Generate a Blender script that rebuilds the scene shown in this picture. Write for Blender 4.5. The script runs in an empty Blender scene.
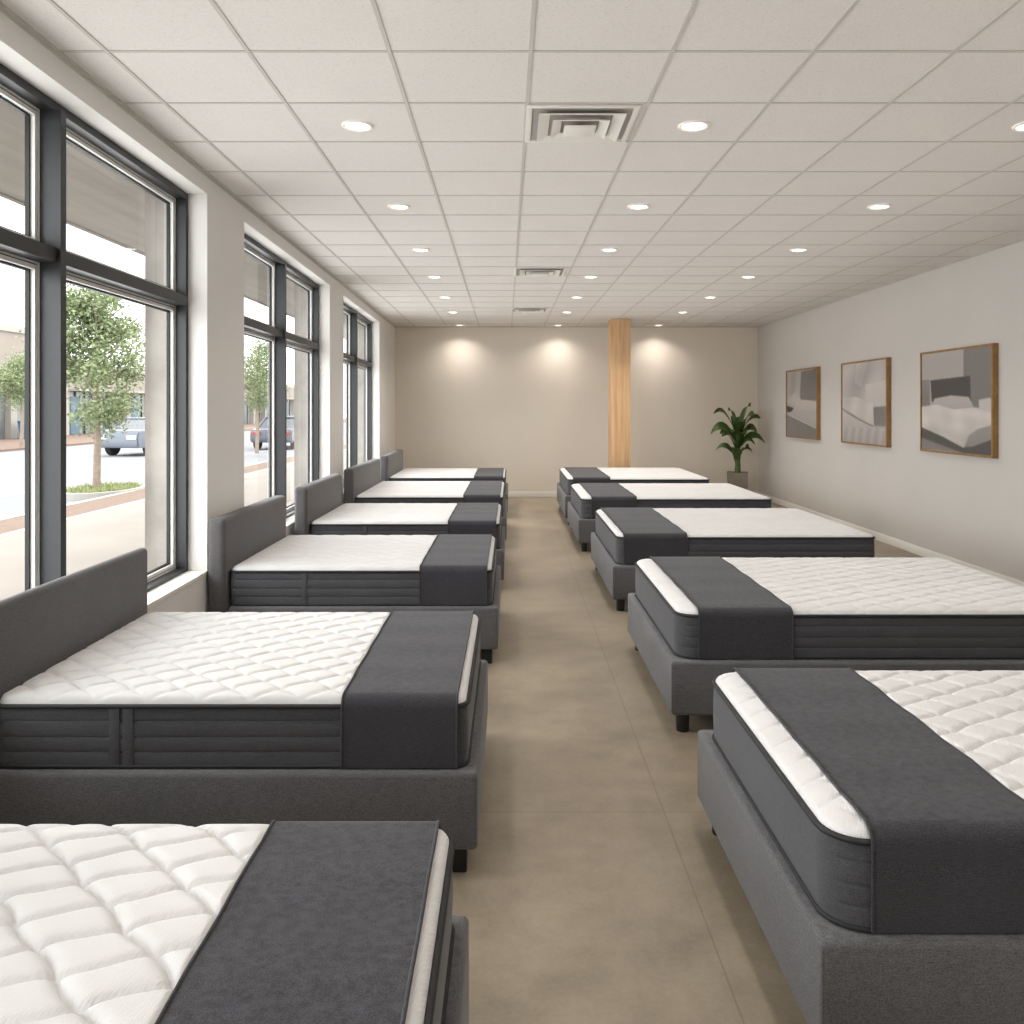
import bpy, bmesh, math, random
from mathutils import Vector, Matrix
PI = math.pi
random.seed(7)
C = bpy.context.scene.collection
F = 834.0            # focal length in pixels of the 1024 frame
CAM_H = 1.69
CEIL = CAM_H + 1.54

# ------------------------------------------------------------------ helpers
def obj(name, me, mat=None, parent=None):
    o = bpy.data.objects.new(name, me)
    C.objects.link(o)
    if mat is not None:
        for m in (mat if isinstance(mat, (list, tuple)) else [mat]):
            me.materials.append(m)
    if parent is not None:
        o.parent = parent
    return o

def finish(bm, name, smooth=True, angle=35):
    bmesh.ops.recalc_face_normals(bm, faces=bm.faces)
    me = bpy.data.meshes.new(name)
    bm.to_mesh(me); bm.free()
    if smooth:
        me.polygons.foreach_set('use_smooth', [True]*len(me.polygons))
        me.set_sharp_from_angle(angle=math.radians(angle))
    return me

def tag(o, label=None, cat=None, group=None, kind=None):
    if label: o['label'] = label
    if cat: o['category'] = cat
    if group: o['group'] = group
    if kind: o['kind'] = kind
    return o

def thing(name, loc, label, cat, group=None):
    o = bpy.data.objects.new(name, None)
    o.empty_display_size = 0.1
    C.objects.link(o); o.location = loc
    return tag(o, label, cat, group)

def add_box(bm, x0, x1, y0, y1, z0, z1, bevel=0.0, seg=2, mi=0):
    ret = bmesh.ops.create_cube(bm, size=1.0)
    vs = ret['verts']
    for v in vs:
        v.co = Vector(((x0+x1)/2 + v.co.x*(x1-x0), (y0+y1)/2 + v.co.y*(y1-y0), (z0+z1)/2 + v.co.z*(z1-z0)))
    fs = {f for v in vs for f in v.link_faces}
    for f in fs: f.material_index = mi
    if bevel > 0:
        es = {e for v in vs for e in v.link_edges}
        bmesh.ops.bevel(bm, geom=list(es), offset=bevel, segments=seg, profile=0.5, affect='EDGES')

def box_mesh(name, *a, **k):
    sm = k.pop('smooth', True)
    bm = bmesh.new(); add_box(bm, *a, **k)
    return finish(bm, name, sm)

def add_tube(bm, pts, r, n=8, closed=False, mi=0):
    pts = [Vector(p) for p in pts]
    N = len(pts)
    rr = r if isinstance(r, (list, tuple)) else [r]*N
    rings = []
    up = Vector((0, 0, 1))
    prev = None
    for i, p in enumerate(pts):
        a = pts[(i-1) % N] if (closed or i > 0) else p
        b = pts[(i+1) % N] if (closed or i < N-1) else p
        t = (b-a).normalized()
        if prev is None:
            ref = up if abs(t.z) < .9 else Vector((1, 0, 0))
            nrm = (ref - t*ref.dot(t)).normalized()
        else:
            nrm = (prev - t*prev.dot(t)).normalized()
        prev = nrm
        bi = t.cross(nrm)
        rings.append([bm.verts.new(p + nrm*math.cos(2*PI*k/n)*rr[i] + bi*math.sin(2*PI*k/n)*rr[i]) for k in range(n)])
    for i in range(N if closed else N-1):
        A, B = rings[i], rings[(i+1) % N]
        for k in range(n):
            f = bm.faces.new((A[k], A[(k+1) % n], B[(k+1) % n], B[k])); f.material_index = mi
    if not closed:
        bm.faces.new(list(reversed(rings[0]))).material_index = mi
        bm.faces.new(rings[-1]).material_index = mi

def add_lathe(bm, prof, n=32, c=(0, 0, 0), cap=True, mi=0):
    rings = []
    for r, z in prof:
        rings.append([bm.verts.new((c[0]+r*math.cos(2*PI*k/n), c[1]+r*math.sin(2*PI*k/n), c[2]+z)) for k in range(n)])
    for A, B in zip(rings, rings[1:]):
        for k in range(n):
            bm.faces.new((A[k], A[(k+1) % n], B[(k+1) % n], B[k])).material_index = mi
    if cap:
        bm.faces.new(rings[0]).material_index = mi
        bm.faces.new(rings[-1]).material_index = mi

def add_quad(bm, pts, mi=0):
    f = bm.faces.new([bm.verts.new(p) for p in pts]); f.material_index = mi
    return f

# ---------------------------------------------------------------- materials
def srgb(*c):
    out = []
    for v in c:
        v /= 255.0
        out.append(v/12.92 if v <= .04045 else ((v+.055)/1.055)**2.4)
    return (*out, 1.0)

class NT:
    def __init__(s, name):
        s.m = bpy.data.materials.new(name); s.m.use_nodes = True
        s.t = s.m.node_tree; s.n = s.t.nodes; s.b = s.n['Principled BSDF']
    def new(s, typ, **kw):
        nd = s.n.new(typ)
        for k, v in kw.items(): setattr(nd, k, v)
        return nd
    def link(s, a, b): s.t.links.new(a, b)
    def coord(s, scale=(1, 1, 1), kind='Object', rot=(0, 0, 0)):
        tc = s.new('ShaderNodeTexCoord'); mp = s.new('ShaderNodeMapping')
        mp.inputs['Scale'].default_value = scale
        mp.inputs['Rotation'].default_value = rot
        s.link(tc.outputs[kind], mp.inputs['Vector'])
        return mp.outputs['Vector']
    def noise(s, vec, scale, detail=3, rough=.55):
        nd = s.new('ShaderNodeTexNoise')
        nd.inputs['Scale'].default_value = scale; nd.inputs['Detail'].default_value = detail
        nd.inputs['Roughness'].default_value = rough
        s.link(vec, nd.inputs['Vector'])
        return nd.outputs['Fac']
    def ramp(s, fac, stops):
        nd = s.new('ShaderNodeValToRGB')
        e = nd.color_ramp.elements
        while len(e) < len(stops): e.new(.5)
        for el, (p, c) in zip(e, stops): el.position = p; el.color = c
        s.link(fac, nd.inputs['Fac'])
        return nd.outputs['Color']
    def math(s, op, a, b=None):
        nd = s.new('ShaderNodeMath', operation=op)
        for i, v in enumerate((a, b)):
            if v is None: continue
            if isinstance(v, (int, float)): nd.inputs[i].default_value = v
            else: s.link(v, nd.inputs[i])
        return nd.outputs[0]
    def mix(s, fac, a, b, typ='MIX'):
        nd = s.new('ShaderNodeMixRGB', blend_type=typ)
        for sock, v in zip(nd.inputs, (fac, a, b)):
            if isinstance(v, (int, float)): sock.default_value = v
            elif isinstance(v, tuple): sock.default_value = v
            else: s.link(v, sock)
        return nd.outputs[0]
    def bump(s, h, strength=.3, dist=.002):
        nd = s.new('ShaderNodeBump')
        nd.inputs['Strength'].default_value = strength; nd.inputs['Distance'].default_value = dist
        s.link(h, nd.inputs['Height']); s.link(nd.outputs[0], s.b.inputs['Normal'])
    def col(s, v):
        if isinstance(v, tuple): s.b.inputs['Base Color'].default_value = v
        else: s.link(v, s.b.inputs['Base Color'])
    def rough(s, v):
        if isinstance(v, (int, float)): s.b.inputs['Roughness'].default_value = v
        else: s.link(v, s.b.inputs['Roughness'])

def plain(name, c, rough=.6, metal=0.0, var=.06, scale=8.0):
    t = NT(name)
    v = t.coord()
    n = t.noise(v, scale, 4)
    lo = tuple(x*(1-var) for x in c[:3]) + (1,); hi = tuple(min(1, x*(1+var)) for x in c[:3]) + (1,)
    t.col(t.ramp(n, [(.3, lo), (.7, hi)])); t.rough(rough)
    t.b.inputs['Metallic'].default_value = metal
    return t.m

def fabric(name, c, rough=.95, amp=.42, scale=420, sheen=.2, streak=True):
    t = NT(name)
    v = t.coord()
    n1 = t.noise(v, scale, 2, .7)
    v2 = t.coord((40, 40, 900) if streak else (1, 1, 1))
    n2 = t.noise(v2, 1.0 if streak else 120, 2)
    n = t.math('ADD', t.math('MULTIPLY', n1, .7), t.math('MULTIPLY', n2, .3))
    big = t.noise(v, 5, 2)
    lo = tuple(x*(1-amp) for x in c[:3]) + (1,); hi = tuple(x*(1+amp*1.2) for x in c[:3]) + (1,)
    cc = t.ramp(n, [(.40, lo), (.60, hi)])
    cc = t.mix(.25, cc, t.ramp(big, [(.3, (.6, .6, .6, 1)), (.7, (1, 1, 1, 1))]), 'MULTIPLY')
    t.col(cc); t.rough(rough)
    t.b.inputs['Sheen Weight'].default_value = sheen
    t.b.inputs['Specular IOR Level'].default_value = .2
    t.bump(n1, .3, .001)
    return t.m

M = {}
M['base'] = fabric('charcoal_upholstery', srgb(91, 90, 92))
M['board'] = fabric('headboard_upholstery', srgb(86, 84, 85))
M['border'] = fabric('mattress_border_fabric', srgb(70, 70, 73), amp=.35)
M['runner'] = fabric('runner_fabric', srgb(58, 57, 61), amp=.45, sheen=.12)
M['pipe'] = plain('black_piping', srgb(28, 28, 30), .7)
M['leg'] = plain('black_leg_plastic', srgb(22, 21, 21), .45)

def quilt_mat():
    t = NT('white_quilted_knit')
    v = t.coord((1, 1, 1), rot=(0, 0, .5))
    w = t.new('ShaderNodeTexWave', wave_type='BANDS', bands_direction='X')
    w.inputs['Scale'].default_value = 48; w.inputs['Distortion'].default_value = 3.0
    w.inputs['Detail'].default_value = 2; w.inputs['Detail Scale'].default_value = 2.0
    t.link(v, w.inputs['Vector'])
    n = t.noise(v, 300, 2)
    h = t.math('ADD', w.outputs['Fac'], t.math('MULTIPLY', n, .8))
    big = t.noise(v, 3, 3)
    t.col(t.ramp(big, [(.3, srgb(203, 202, 201)), (.7, srgb(211, 210, 209))]))
    t.rough(.9); t.b.inputs['Sheen Weight'].default_value = .2
    t.b.inputs['Specular IOR Level'].default_value = .2
    t.bump(h, .35, .0016)
    return t.m
M['quilt'] = quilt_mat()

def paint(name, c):
    t = NT(name)
    v = t.coord()
    n = t.noise(v, 1.3, 3)
    lo = tuple(x*.965 for x in c[:3]) + (1,)
    t.col(t.ramp(n, [(.3, lo), (.7, c)])); t.rough(.85)
    t.bump(t.noise(v, 160, 2), .08, .001)
    return t.m
M['wall'] = paint('warm_white_paint', srgb(197, 192, 186))
M['wall_win'] = paint('white_paint', srgb(222, 219, 215))
M['wall_back'] = paint('back_wall_paint_brightened', srgb(226, 217, 204))  # same wall paint, lightened to stand in for light on this wall
M['trim'] = paint('white_trim_paint', srgb(232, 228, 221))

def tile_mat():
    t = NT('mineral_fibre_tile')
    v = t.coord()
    n = t.noise(v, 90, 4, .75)
    big = t.noise(v, 2.0, 2)
    c = t.ramp(n, [(.30, srgb(193, 188, 183)), (.42, srgb(217, 212, 207)), (.8, srgb(224, 219, 214))])
    c = t.mix(.4, c, t.ramp(big, [(.3, (.93, .93, .93, 1)), (.7, (1, 1, 1, 1))]), 'MULTIPLY')
    t.col(c); t.rough(.95)
    t.bump(n, .3, .002)
    return t.m
M['tile'] = tile_mat()
M['grid'] = plain('ceiling_grid_metal', srgb(190, 185, 178), .6, var=.02)

def floor_mat():
    t = NT('polished_concrete')
    v = t.coord()
    n1 = t.noise(v, .9, 5, .6); n2 = t.noise(v, 5, 6, .65); n3 = t.noise(v, 60, 4, .7)
    n = t.math('ADD', t.math('ADD', t.math('MULTIPLY', n1, .5), t.math('MULTIPLY', n2, .35)), t.math('MULTIPLY', n3, .15))
    c = t.ramp(n, [(.36, srgb(118, 107, 91)), (.5, srgb(144, 132, 114)), (.64, srgb(162, 150, 132))])
    sp = t.new('ShaderNodeSeparateXYZ'); t.link(v, sp.inputs[0])
    dx = t.math('ABSOLUTE', t.math('SUBTRACT', sp.outputs['X'], .64))
    lx = t.math('LESS_THAN', dx, .0035)
    dy = t.math('ABSOLUTE', t.math('SUBTRACT', t.math('MODULO', t.math('ADD', sp.outputs['Y'], 20.3), 3.66), 1.83))
    ly = t.math('LESS_THAN', dy, .0035)
    ln = t.math('MAXIMUM', lx, ly)
    c = t.mix(t.math('MULTIPLY', ln, .35), c, srgb(88, 78, 66))
    t.col(c)
    t.rough(t.math('ADD', t.math('MULTIPLY', n2, .3), .27))
    t.b.inputs['Specular IOR Level'].default_value = .45
    t.bump(n3, .06, .001)
    return t.m
M['floor'] = floor_mat()
M['frame'] = plain('black_window_metal', srgb(43, 44, 46), .42, .25, .04)
M['bead'] = plain('silver_glazing_bead', srgb(232, 231, 228), .4, 0, .03)
M['rub'] = plain('black_gasket', srgb(20, 20, 21), .6)
M['conc'] = plain('board_marked_concrete', srgb(160, 155, 148), .9, 0, .2, 3.0)

def glass_mat():
    t = NT('window_glass')
    t.n.remove(t.b)
    out = t.n['Material Output']
    tr = t.new('ShaderNodeBsdfTransparent'); tr.inputs[0].default_value = (.955, .965, .96, 1)
    gl = t.new('ShaderNodeBsdfGlossy'); gl.inputs['Roughness'].default_value = .02
    fr = t.new('ShaderNodeFresnel'); fr.inputs[0].default_value = 1.35
    mx = t.new('ShaderNodeMixShader')
    t.link(t.math('MULTIPLY', fr.outputs[0], .16), mx.inputs[0])
    t.link(tr.outputs[0], mx.inputs[1]); t.link(gl.outputs[0], mx.inputs[2])
    t.link(mx.outputs[0], out.inputs['Surface'])
    return t.m
M['glass'] = glass_mat()

def emit(name, c, s):
    t = NT(name)
    t.col((.9, .9, .88, 1))
    t.b.inputs['Emission Color'].default_value = c
    t.b.inputs['Emission Strength'].default_value = s
    return t.m
M['lens'] = emit('lit_diffuser', (1, .93, .84, 1), 6.0)
M['ring'] = plain('white_light_trim', srgb(238, 234, 228), .5, 0, .02)
M['vent'] = plain('white_vent_metal', srgb(222, 217, 210), .5, 0, .02)
M['dark'] = plain('dark_duct', srgb(170, 165, 160), .9)

def wood_mat(name, a, b, c, sc=(14, 14, .9)):
    t = NT(name)
    v = t.coord(sc)
    n = t.noise(v, 1.6, 5, .6)
    v2 = t.coord((1, 1, 1))
    sp = t.new('ShaderNodeSeparateXYZ'); t.link(v2, sp.inputs[0])
    strip = t.math('MODULO', t.math('ADD', sp.outputs['X'], 5.0), .085)
    seam = t.math('LESS_THAN', strip, .003)
    col = t.ramp(n, [(.3, a), (.5, b), (.7, c)])
    knot = t.noise(t.coord((9, 9, 4)), 1.4, 1)
    col = t.mix(t.math('MULTIPLY', t.math('GREATER_THAN', knot, .74), .45), col, srgb(120, 82, 50))
    col = t.mix(t.math('MULTIPLY', seam, .25), col, srgb(120, 85, 52))
    t.col(col); t.rough(.6)
    return t.m
M['post'] = wood_mat('glulam_timber', srgb(188, 148, 106), srgb(202, 164, 122), srgb(212, 177, 138))
M['oak'] = wood_mat('picture_frame_oak', srgb(134, 100, 58), srgb(148, 112, 68), srgb(160, 124, 78), (8, 8, 8))

# ------------------------------------------------------------------- camera
cam_d = bpy.data.cameras.new('camera'); cam = bpy.data.objects.new('camera', cam_d); C.objects.link(cam)
cam.location = (0, 0, CAM_H); cam.rotation_euler = (PI/2, 0, 0)
cam_d.sensor_width = 36; cam_d.lens = 36*F/1024
cam_d.shift_x = 1/1024; cam_d.shift_y = -104/1024
cam_d.clip_start = .05; cam_d.clip_end = 400
bpy.context.scene.camera = cam

# ------------------------------------------------------------------ setting
Y0, Y1 = -3.0, 15.85         # room depth
XR = 4.69
def WX(y):                   # inner face of the window wall, a touch out of square
    return -2.0 - .0193*(y-5.5)
def st(name, me, mat, parent=None):
    return tag(obj(name, me, mat, parent), kind='structure')

def wall_box(bm, d0, d1, y0, y1, z0, z1, mi=0):
    """box in window-wall coordinates; d = distance outward from the inner face"""
    vs = []
    for z in (z0, z1):
        for y, d in ((y0, d0), (y1, d0), (y1, d1), (y0, d1)):
            vs.append(bm.verts.new((WX(y)-d, y, z)))
    for f in ((0, 1, 2, 3), (4, 7, 6, 5), (0, 4, 5, 1), (1, 5, 6, 2), (2, 6, 7, 3), (3, 7, 4, 0)):
        bm.faces.new([vs[i] for i in f]).material_index = mi

fl = bmesh.new()
add_box(fl, WX(Y1)-.21, XR+.15, Y0-.15, Y1+.15, -.12, 0)
st('floor', finish(fl, 'floor', False), M['floor'])
bm = bmesh.new(); add_box(bm, WX(Y1)-.3, XR+.15, Y0-.15, Y1+.15, CEIL, CEIL+.15)
st('ceiling', finish(bm, 'ceiling', False), M['tile'])
st('wall_right', box_mesh('wall_right', XR, XR+.15, Y0-.15, Y1+.15, 0, CEIL, smooth=False), M['wall'])
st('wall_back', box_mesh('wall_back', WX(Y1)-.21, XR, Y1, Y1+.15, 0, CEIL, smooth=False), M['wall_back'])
st('wall_front', box_mesh('wall_front', WX(Y0)-.21, XR, Y0-.15, Y0, 0, CEIL, smooth=False), M['wall'])

SILL, HEAD, RD, WT = .60, CAM_H+1.409, .125, .26
WIN = [(-1.9, 1.38), (2.20, 5.49), (6.30, 9.57), (10.43, 13.67)]
bm = bmesh.new()
ys = [Y0-.15]
for a, b in WIN: ys += [a, b]
ys.append(Y1+.15)
for i in range(0, len(ys), 2):
    wall_box(bm, 0, WT, ys[i], ys[i+1], 0, CEIL)
for a, b in WIN:
    wall_box(bm, 0, WT, a, b, 0, SILL)
    wall_box(bm, 0, WT, a, b, HEAD, CEIL)
st('wall_left', finish(bm, 'wall_left', False), M['wall_win'])

# concrete piers on the street side of each pier
bm = bmesh.new()
for i in range(0, len(ys), 2):
    wall_box(bm, WT, WT+.15, ys[i]+.0, ys[i+1]-.0, -.02, 3.29)
st('trim_1', finish(bm, 'concrete_piers', False), M['conc'])

# windows
FW, FD = .042, .13
for wi, (a, b) in enumerate(WIN):
    mid = (a+b)/2
    zt = CAM_H + .70
    fm = bmesh.new()
    d0, d1 = RD, RD+FD
    wall_box(fm, d0, d1, a+.001, a+FW, SILL+.001, HEAD-.001); wall_box(fm, d0, d1, b-FW, b-.001, SILL+.001, HEAD-.001)
    wall_box(fm, d0, d1, a+FW, b-FW, SILL+.001, SILL+FW); wall_box(fm, d0, d1, a+FW, b-FW, HEAD-FW, HEAD-.001)
    w = st('window_%d' % (wi+1), finish(fm, 'window', False), M['frame'])
    bm = bmesh.new(); wall_box(bm, d0-.03, d1, mid-.025, mid+.025, SILL+FW, HEAD-FW)
    obj('mullion', finish(bm, 'mullion', False), M['frame'], w)
    for s0, s1 in ((a+FW, mid-.025), (mid+.025, b-FW)):
        bm = bmesh.new(); wall_box(bm, d0-.012, d1, s0, s1, zt-.033, zt+.033)
        obj('transom', finish(bm, 'transom', False), M['frame'], w)
        for z0, z1 in ((SILL+FW, zt-.035), (zt+.035, HEAD-FW)):
            gb = bmesh.new()
            def ring(bm, o0, o1, e0, e1, mi):
                wall_box(bm, e0, e1, s0+o0, s0+o1, z0+o0, z1-o0, mi); wall_box(bm, e0, e1, s1-o1, s1-o0, z0+o0, z1-o0, mi)
                wall_box(bm, e0, e1, s0+o1, s1-o1, z0+o0, z0+o1, mi); wall_box(bm, e0, e1, s0+o1, s1-o1, z1-o1, z1-o0, mi)
            ring(gb, 0, .008, d0+.066, d1-.01, 1)
            ring(gb, .008, .014, d0+.074, d1-.005, 2)
            ring(gb, .014, .034, d0+.070, d1-.015, 1)
            ring(gb, .034, .044, d0+.090, d1-.02, 0)
            obj('glazing_bead', finish(gb, 'bead', False), [M['rub'], M['bead'], M['frame']], w)
            bm = bmesh.new()
            add_quad(bm, [(WX(s0+.03)-d0-.10, s0+.03, z0+.03), (WX(s1-.03)-d0-.10, s1-.03, z0+.03),
                          (WX(s1-.03)-d0-.10, s1-.03, z1-.03), (WX(s0+.03)-d0-.10, s0+.03, z1-.03)])
            obj('glass_pane', finish(bm, 'pane', False), M['glass'], w)
    bm = bmesh.new(); wall_box(bm, -.006, d0, a+.002, b-.002, SILL-.001, SILL+.02)
    obj('window_sill', finish(bm, 'sill', False), M['trim'], w)

# baseboards
BBH = .10
st('baseboard_back', box_mesh('bb', WX(Y1)+.0, XR, Y1-.016, Y1, 0, BBH, bevel=.004), M['trim'])
st('baseboard_right', box_mesh('bb', XR-.016, XR, Y0, Y1-.016, 0, BBH, bevel=.004), M['trim'])
bm = bmesh.new(); wall_box(bm, -.016, 0, Y0, Y1-.016, 0, BBH)
st('baseboard_left', finish(bm, 'bb', False), M['trim'])

# suspended grid
T = .61; GX, GY = .08, 4.21
bm = bmesh.new()
k = -4
xs = [GX+T*i for i in range(-3, 8)]
for x in xs:
    if WX(Y0) < x < XR:
        vv = [bm.verts.new((x+dx-.006*(yy-4.5), yy, zz)) for zz in (CEIL-.004, CEIL) for dx, yy in ((-.009, Y0), (.009, Y0), (.009, Y1), (-.009, Y1))]
        for f in ((0, 1, 2, 3), (4, 7, 6, 5), (0, 4, 5, 1), (1, 5, 6, 2), (2, 6, 7, 3), (3, 7, 4, 0)): bm.faces.new([vv[q] for q in f])
for i in range(-12, 20):
    y = GY+T*i
    if Y0 < y < Y1: add_box(bm, WX(y), XR, y-.009, y+.009, CEIL-.003, CEIL)
wall_box(bm, -.022, 0, Y0, Y1, CEIL-.008, CEIL)
wall_box(bm, -.008, 0, Y0, Y1, CEIL-.02, CEIL-.008)
add_box(bm, XR-.02, XR, Y0, Y1, CEIL-.008, CEIL)
add_box(bm, WX(Y1), XR, Y1-.02, Y1, CEIL-.008, CEIL)
st('trim_2', finish(bm, 'ceiling_grid', False), M['grid'])

# timber post
PX0, PX1, PY0, PY1 = 1.72, 2.06, 14.36, 14.76
po = st('trim_3', box_mesh('post', PX0, PX1, PY0, PY1, 0, CEIL-.006, bevel=.006), M['post'])
tag(po, 'square pale timber post from floor to ceiling near the back wall', 'post')

# ------------------------------------------------------------- ceiling lamps
ORD = ['first', 'second', 'third', 'fourth', 'fifth', 'sixth', 'seventh']
LX = [(-.835, 'left'), (.995, 'middle'), (2.825, 'right')]
LSK = lambda x, y: -.008*(y-4.5) if x > 2 else -.011*(y-4.5)
LY = [4.54, 6.36, 8.10, 9.77, 11.57, 13.38, 15.47]
bm = bmesh.new(); add_lathe(bm, [(.086, -.001), (.084, -.008), (.076, -.013), (.068, -.011), (.064, -.004)], 40, cap=False)
ring_me = finish(bm, 'trim_ring', True, 60)
bm = bmesh.new(); add_lathe(bm, [(.0655, -.004), (.045, -.006), (.01, -.007)], 40)
lens_me = finish(bm, 'diffuser', True, 60)
ring_me.materials.append(M['ring']); lens_me.materials.append(M['lens'])
LAMP_W = 5.5
def lamp(x, y, w=LAMP_W):
    ld = bpy.data.lights.new('downlight', 'AREA'); ld.shape = 'DISK'; ld.size = .16
    ld.energy = w; ld.color = (1.0, .94, .87); ld.spread = math.radians(125)
    lo = bpy.data.objects.new('downlight', ld); C.objects.link(lo)
    lo.location = (x, y, CEIL-.02)
for i, y in enumerate(LY):
    for x, side in LX:
        t = thing('ceiling_light', (x+LSK(x, y), y, CEIL), 'round recessed ceiling light, %s from the camera in the %s line of lights' % (ORD[i], side), 'ceiling light', 'recessed lights in the ceiling')
        obj('trim_ring', ring_me, None, t); obj('diffuser', lens_me, None, t)
        lamp(x+LSK(x, y), y, LAMP_W*(1, 1, 1, 1.2, 2.0, 3.0, 1.1)[i])
for y in (LY[0]-1.83, LY[0]-3.66, LY[0]-5.49):
    for x, _ in LX: lamp(x, y)

# --------------------------------------------------------------------- vents
def sq_ring(bm, a0, a1, z0, z1):
    """square sloped louvre between half-widths a0 (at z0) and a1 (at z1), with thickness"""
    for dz in (0,):
        o = [bm.verts.new((sx*a0, sy*a0, z0)) for sx, sy in ((-1, -1), (1, -1), (1, 1), (-1, 1))]
        i_ = [bm.verts.new((sx*a1, sy*a1, z1)) for sx, sy in ((-1, -1), (1, -1), (1, 1), (-1, 1))]
        o2 = [bm.verts.new((v.co.x, v.co.y, v.co.z+.006)) for v in o]
        i2 = [bm.verts.new((v.co.x, v.co.y, v.co.z+.006)) for v in i_]
        for k in range(4):
            n = (k+1) % 4
            bm.faces.new((o[k], o[n], i_[n], i_[k])); bm.faces.new((o2[k], i2[k], i2[n], o2[n]))
            bm.faces.new((o[k], o2[k], o2[n], o[n])); bm.faces.new((i_[k], i_[n], i2[n], i2[k]))
for (ty, lab) in ((4.515, 'large square ceiling vent nearest the camera with nested louvres'), (9.395, 'square ceiling vent, second from the camera, midway down the room'), (13.055, 'square ceiling vent farthest from the camera near the back wall')):
    t = thing('ceiling_vent', (GX+T/2-.010*(ty-3), ty, CEIL), lab, 'ceiling vent', 'square vents in the ceiling')
    bm = bmesh.new()
    for s in (-1, 1):
        add_box(bm, -.29, .29, s*.275-.015, s*.275+.015, -.012, -.001, .003)
        add_box(bm, s*.275-.015, s*.275+.015, -.26, .26, -.012, -.001, .003)
    obj('vent_frame', finish(bm, 'vent_frame'), M['vent'], t)
    obj('backing', box_mesh('backing', -.262, .262, -.262, .262, -.003, -.001), M['dark'], t)
    for a0, a1, z0, z1 in ((.225, .165, -.030, -.012), (.15, .10, -.038, -.018)):
        bm = bmesh.new(); sq_ring(bm, a0, a1, z0, z1)
        obj('louvre', finish(bm, 'louvre', False), M['vent'], t)
    obj('centre_plate', box_mesh('plate', -.085, .085, -.085, .085, -.044, -.036, bevel=.003), M['vent'], t)

# ---------------------------------------------------------------------- beds
def rrect(x0, x1, y0, y1, r_foot, r_head, foot_hi, n=8):
    """closed outline with separate corner radii at the foot and head ends (foot at x1 if foot_hi)"""
    rl, rh = (r_head, r_foot) if foot_hi else (r_foot, r_head)
    pts = []
    for cx, cy, r, a0 in ((x1-rh, y0+rh, rh, -PI/2), (x1-rh, y1-rh, rh, 0), (x0+rl, y1-rl, rl, PI/2), (x0+rl, y0+rl, rl, PI)):
        for k in range(n+1):
            a = a0 + PI/2*k/n
            pts.append((cx+r*math.cos(a), cy+r*math.sin(a), math.cos(a), math.sin(a)))
    return pts

def quilt_top(x0, x1, y0, y1, rf, rh, foot_hi, z0, crown, res, e1, e2, amp, edge_r, press):
    """padded top panel: crown at the rim, diamond-quilted puffs inside"""
    det = e1[0]*e2[1]-e1[1]*e2[0]
    offs = [0, .002, .006, .012, .02, .03, .042, .056]
    def axis(a, b):
        L = b-a; n = max(4, int((L-.14)/res))
        return [a+o for o in offs] + [a+.07+(L-.14)*k/n for k in range(n+1)] + [b-o for o in reversed(offs)]
    xs_, ys_ = axis(x0, x1), axis(y0, y1)
    rl, rr_ = (rh, rf) if foot_hi else (rf, rh)
    W = 0.006
    vs = []
    for y in ys_:
        for x in xs_:
            px, py = x, y
            d = min(x-x0, x1-x, y-y0, y1-y)
            cr = rl if x < (x0+x1)/2 else rr_
            cx = x0+cr if x < (x0+x1)/2 else x1-cr
            cy = y0+cr if y < (y0+y1)/2 else y1-cr
            inx = (x < cx) if x < (x0+x1)/2 else (x > cx)
            iny = (y < cy) if y < (y0+y1)/2 else (y > cy)
            if inx and iny:
                # squash the square corner onto the round one
                ax, ay = x-cx, y-cy
                m = max(abs(ax), abs(ay)); h = math.hypot(ax, ay)
                if h > 1e-9:
                    px, py = cx+ax*m/h, cy+ay*m/h
                d = cr-m
            q = min(1.0, max(0.0, d/edge_r))
            e = math.sqrt(max(0.0, 1-(1-q)**2))
            gx, gy = px-x0, py-y0
            # wavy seams
            gx2 = gx + W*math.sin(gy*2*PI/.16); gy2 = gy + W*.7*math.sin(gx*2*PI/.19)
            u = (gx2*e2[1]-gy2*e2[0])/det; v = (e1[0]*gy2-e1[1]*gx2)/det
            pu = abs(math.sin(PI*u)); pv = abs(math.sin(PI*v))
            puff = ((1-(1-pu)**4.5)*(1-(1-pv)**4.5))**.6
            z = z0 + crown*e + amp*puff*(.42+.58*min(1, d/.09))*min(1, d/.012)*(.4 if (px < press[0] if press[0] < 0 and abs(press[0]) > abs(press[1]) else px > press[1]) else 1) - amp*.35*min(1, d/.03)
            pr = min(1, max(0, (px-press[0]+.006)/.012))*min(1, max(0, (press[1]+.006-px)/.012))
            z = z*(1-pr) + min(z, z0+crown*e-.002)*pr
            vs.append((px, py, z))
    nx = len(xs_); faces = []
    for j in range(len(ys_)-1):
        for i in range(nx-1):
            faces.append((j*nx+i, j*nx+i+1, (j+1)*nx+i+1, (j+1)*nx+i))
    me = bpy.data.meshes.new('quilted_top'); me.from_pydata(vs, [], faces)
    me.polygons.foreach_set('use_smooth', [True]*len(faces)); me.update()
    return me

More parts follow.
